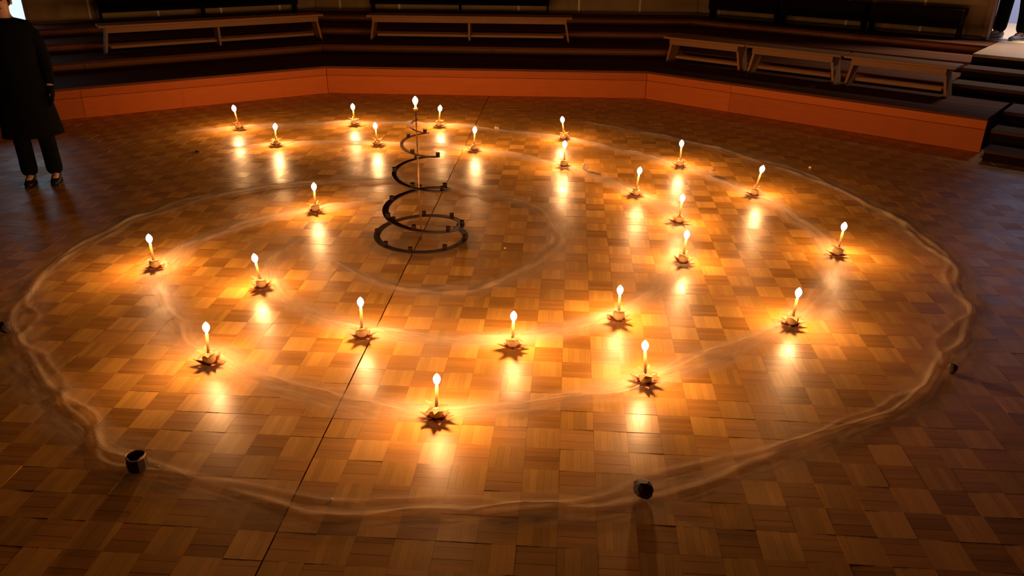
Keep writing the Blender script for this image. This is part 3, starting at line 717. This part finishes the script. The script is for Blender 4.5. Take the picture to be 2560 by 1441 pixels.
# dark cup with a pale rim at the front left
cup = empty('dark_pot', (-1.244, 2.142, 0.004), 0.4, label='small dark open pot with a pale broken rim on the fabric edge, front left', cat='pot')
link('pot_body', lathe_mesh('pot_body', [(0.022, 0), (0.030, 0.002), (0.034, 0.03), (0.031, 0.050), (0.028, 0.052), (0.026, 0.046), (0.028, 0.028), (0.02, 0.006), (0.001, 0.005)], 9, smooth=False), M_stone_d, cup)
rv = []; rf = []
for k in range(18):                       # one broken, uneven rim standing up from the mouth
    a = 2 * PI * k / 18; hgt = 0.0575 + 0.008 * ((k // 3 * 5) % 4) / 4 - (0.004 if k // 3 in (1, 4) else 0)
    for r, z in ((0.0285, 0.050), (0.0312, 0.050), (0.0318, hgt), (0.0295, hgt)): rv.append((r * math.cos(a), r * math.sin(a), z))
for k in range(18):
    for q in range(4): rf.append((k * 4 + q, k * 4 + (q + 1) % 4, (k + 1) % 18 * 4 + (q + 1) % 4, (k + 1) % 18 * 4 + q))
link('pot_rim', raw_mesh('pot_rim', rv, rf), M_stone_p, cup)
def bead(x, y, s, lab):
    o = link('glass_bead', lathe_mesh('glass_bead', [(0.4 * s, 0), (0.9 * s, 0.25 * s), (s, 0.6 * s), (0.8 * s, 1.0 * s), (0.4 * s, 1.25 * s), (0.02 * s, 1.3 * s)], 10), M_glass, label=lab, cat='bead', group='tiny shiny beads on the floor'); o.location = (x, y, 0.0)
bead(-0.569, 1.995, 0.0055, 'tiny shiny bead near the front fabric edge, by the dark floor joint')
bead(-1.183, 2.158, 0.0045, 'tiny shiny bead beside the small dark pot')
bead(2.221, 5.756, 0.012, 'tiny pale bead cluster on the far right fabric curve')
bead(-0.042, 4.123, 0.006, 'tiny bright bead on bare floor right of the spiral stand')

# ------------------------------------------------------------------ people
def skin_mesh(name, verts, edges, radii, root, sub=2):
    me = bpy.data.meshes.new(name); me.from_pydata(verts, edges, []); me.update()
    ob = bpy.data.objects.new('tmp_' + name, me); C.objects.link(ob)
    mo = ob.modifiers.new('skin', 'SKIN'); mo.use_smooth_shade = True
    for i, v in enumerate(me.skin_vertices[0].data):
        r = radii[i]; v.radius = r if isinstance(r, tuple) else (r, r); v.use_root = (i == root)
    sb = ob.modifiers.new('sub', 'SUBSURF'); sb.levels = sub; sb.render_levels = sub
    dg = bpy.context.evaluated_depsgraph_get(); dg.update()
    out = bpy.data.meshes.new_from_object(ob.evaluated_get(dg)); out.name = name
    bpy.data.objects.remove(ob); bpy.data.meshes.remove(me)
    for p in out.polygons: p.use_smooth = True
    return out
def person(label, loc, rz, height, coat, shoes, sole, hem, step=0.0, added_gloves=False, group=None):
    k = height / 1.75
    root = empty('person', loc, rz, label=label, cat='person', group=group)
    V = []; E = []; R = []
    def add(p, r, frm=None):
        V.append((p[0] * k, p[1] * k, p[2] * k)); R.append(tuple(x * k for x in r) if isinstance(r, tuple) else r * k)
        if frm is not None: E.append((frm, len(V) - 1))
        return len(V) - 1
    pel = add((0, 0, 0.94), 0.125); bel = add((0, -0.005, 1.08), 0.118, pel); che = add((0, 0, 1.28), 0.135, bel); nb = add((0, 0.01, 1.44), 0.062, che)
    nk = add((0, 0.0, 1.50), 0.052, nb); jaw = add((0, -0.018, 1.565), 0.070, nk); hd = add((0, -0.008, 1.635), (0.082, 0.092), jaw); tp = add((0, 0.002, 1.70), 0.066, hd)
    nos = add((0, -0.105, 1.625), 0.013, hd)
    for s in (-1, 1):
        sh = add((s * 0.165, 0.01, 1.385), 0.050, nb); el = add((s * 0.225, 0.03, 1.13), 0.042, sh); wr = add((s * 0.235, -0.03, 0.88), 0.027, el)
        pm = add((s * 0.235, -0.045, 0.82), (0.018, 0.032), wr)
        for q, (oy, ln) in enumerate(((-0.036, 0.055), (-0.013, 0.063), (0.010, 0.058), (0.031, 0.045))):
            a = add((s * 0.235, -0.045 + oy * 0.9, 0.785), 0.0095, pm); b = add((s * 0.228, -0.05 + oy, 0.785 - ln * 0.55), 0.0085, a); add((s * 0.212, -0.055 + oy, 0.785 - ln), 0.0065, b)
        a = add((s * 0.225, -0.085, 0.835), 0.0105, pm); b = add((s * 0.212, -0.105, 0.80), 0.0085, a)
        y2 = step * s
        hp = add((s * 0.09, 0, 0.90), 0.088, pel); kn = add((s * 0.10, y2 * 0.4 - 0.01, 0.50), 0.058, hp); cf_ = add((s * 0.10, y2 * 0.7 + 0.01, 0.34), 0.054, kn)
        an = add((s * 0.105, y2 + 0.02, 0.09), 0.034, cf_); add((s * 0.11, y2 - 0.10, 0.045), 0.030, an)
    body = link('body', skin_mesh('body', V, E, R, pel), M_skin, root)
    # trousers
    V2 = []; E2 = []; R2 = []
    V2.append((0, 0, 0.97 * k)); R2.append(0.145 * k)
    V2.append((0, 0, 1.05 * k)); R2.append(0.14 * k); E2.append((0, 1))
    for s in (-1, 1):
        y2 = step * s; prev = 0
        for (x, y, z, r) in ((0.09, 0, 0.86, 0.105), (0.10, y2 * 0.4 - 0.005, 0.50, 0.080), (0.103, y2 * 0.75 + 0.012, 0.28, 0.076), (0.106, y2 + 0.012, 0.062, 0.080)):
            V2.append((s * x * k, y * k, z * k)); R2.append(r * k); E2.append((prev, len(V2) - 1)); prev = len(V2) - 1
    link('trousers', skin_mesh('trousers', V2, E2, R2, 0), M_cloth, root)
    # shoes
    for s in (-1, 1):
        y2 = step * s
        secs = [(-0.175, 0.030, 0.036, 0.030), (-0.135, 0.042, 0.046, 0.038), (-0.06, 0.045, 0.062, 0.045), (0.0, 0.040, 0.085, 0.046), (0.055, 0.036, 0.088, 0.045), (0.085, 0.026, 0.070, 0.036)]
        v = []; f = []; S = 12
        for (y, hw, top, _q) in secs:
            for q in range(S):
                a = 2 * PI * q / S; cx = math.cos(a); sz = math.sin(a)
                v.append(((s * 0.108 + hw * cx) * k, (y + y2 + 0.01) * k, max(0.012, top / 2 + 0.008 + top / 2 * sz) * k))
        for i in range(len(secs) - 1):
            for q in range(S): f.append((i * S + q, i * S + (q + 1) % S, (i + 1) * S + (q + 1) % S, (i + 1) * S + q))
        f.append(tuple(range(S))[::-1]); f.append(tuple((len(secs) - 1) * S + q for q in range(S)))
        sh = link('shoe', raw_mesh('shoe', v, f, True), shoes, root)
        pts = [((s * 0.108 + hw * 1.03 * sg) * k, (y + y2 + 0.01) * k) for sg, ys in ((1, secs), (-1, secs[::-1])) for (y, hw, *_r) in ys]
        link('sole', prism('sole', pts, 0.0, 0.014 * k), sole, sh)
    # coat or jacket: lofted body with a closed collar, sleeves
    secs = [(1.485, 0.078, 0.075), (1.455, 0.185, 0.10), (1.39, 0.222, 0.125), (1.25, 0.20, 0.145), (1.08, 0.185, 0.145), (0.92, 0.205, 0.16)]
    secs += [(0.70, 0.225, 0.175), (hem, 0.255, 0.20)] if hem < 0.7 else [(hem, 0.21, 0.165)]
    v = []; f = []; S = 20
    for (z, rx, ry) in secs:
        for q in range(S):
            a = 2 * PI * q / S; fold = 1 + (0.05 * math.sin(5 * a + z * 3) if z < 0.8 else 0.0); v.append((rx * fold * math.cos(a) * k, ry * fold * math.sin(a) * k, z * k))
    for i in range(len(secs) - 1):
        for q in range(S): f.append((i * S + q, (i + 1) * S + q, (i + 1) * S + (q + 1) % S, i * S + (q + 1) % S))
    link('coat' if hem < 0.8 else 'jacket', raw_mesh('coat', v, f, True), coat, root)
    for s in (-1, 1):
        link('sleeve', skin_mesh('sleeve', [(s * x * k, y * k, z * k) for x, y, z in ((0.125, 0.01, 1.375), (0.19, 0.015, 1.33), (0.23, 0.03, 1.13), (0.24, -0.02, 0.89))], [(0, 1), (1, 2), (2, 3)], [0.092 * k, 0.076 * k, 0.058 * k, 0.045 * k], 0), coat, root)
    if added_gloves:  # dark hand coverings, added so the hands stay lost in the dark
        for s in (-1, 1):
            gv = []; ge = []; gr = []
            def ga(p, r, frm=None):
                gv.append(tuple(x * k for x in p)); gr.append(r * k)
                if frm is not None: ge.append((frm, len(gv) - 1))
                return len(gv) - 1
            a0 = ga((s * 0.236, -0.02, 0.91), 0.034); pm = ga((s * 0.235, -0.045, 0.82), 0.036, a0)
            for oy, ln in ((-0.036, 0.055), (-0.013, 0.063), (0.010, 0.058), (0.031, 0.045)):
                a = ga((s * 0.235, -0.045 + oy * 0.9, 0.785), 0.0135, pm); b = ga((s * 0.228, -0.05 + oy, 0.785 - ln * 0.55), 0.0125, a); ga((s * 0.211, -0.055 + oy, 0.785 - ln * 1.1), 0.011, b)
            a = ga((s * 0.225, -0.085, 0.835), 0.0145, pm); ga((s * 0.211, -0.108, 0.797), 0.013, a)
            link('glove', skin_mesh('glove', gv, ge, gr, 0), coat, root)
    # head: hair, eyes, ears
    bm = bmesh.new(); bmesh.ops.create_uvsphere(bm, u_segments=18, v_segments=12, radius=1.0)
    for vx in bm.verts: vx.co = Vector((vx.co.x * 0.096, vx.co.y * 0.108 + 0.020, vx.co.z * 0.110 + 1.665)) * k
    bmesh.ops.delete(bm, geom=[vx for vx in bm.verts if (vx.co.y < -0.045 * k and vx.co.z < 1.68 * k) or vx.co.z < 1.56 * k], context='VERTS')
    link('hair', bm_mesh('hair', bm, True), M_hair, root)
    for s in (-1, 1):
        e = link('eye', lathe_mesh('eye', [(0.002 * k, 0), (0.009 * k, 0.004 * k), (0.011 * k, 0.011 * k), (0.006 * k, 0.018 * k), (0.001 * k, 0.02 * k)], 10), M_eye, root); e.location = (s * 0.031 * k, -0.089 * k, 1.628 * k)
        er = link('ear', lathe_mesh('ear', [(0.002 * k, -0.028 * k), (0.010 * k, -0.018 * k), (0.014 * k, 0.004 * k), (0.010 * k, 0.022 * k), (0.002 * k, 0.03 * k)], 10), M_skin, root); er.location = (s * 0.083 * k, 0.01 * k, 1.615 * k); er.scale = (0.6, 1.2, 1)
    mo_ = link('mouth', box_mesh('mouth', (-0.02 * k, -0.098 * k, 1.565 * k), (0.02 * k, -0.082 * k, 1.572 * k), 0.003 * k), M_dark_red, root)
    return root
person('person, a child in a long black coat, standing at the left edge of the floor', (-3.24, 5.28, 0.0), 0.35, 1.28, M_cloth, M_shoe_b, M_shoe_b, 0.46, added_gloves=True)
person('person in a dark coat at the extreme left, beside the child in the long coat', (-3.92, 4.95, 0.0), 0.6, 1.45, M_navy, M_shoe_b, M_shoe_b, 0.52, added_gloves=True)
pp = rp(2.80, 2.64)
person('person in dark trousers and grey shoes standing in the bright doorway at the right', (pp.x, pp.y, ZF), -1.15, 1.60, M_navy, M_shoe, M_sole, 0.88, step=0.06)
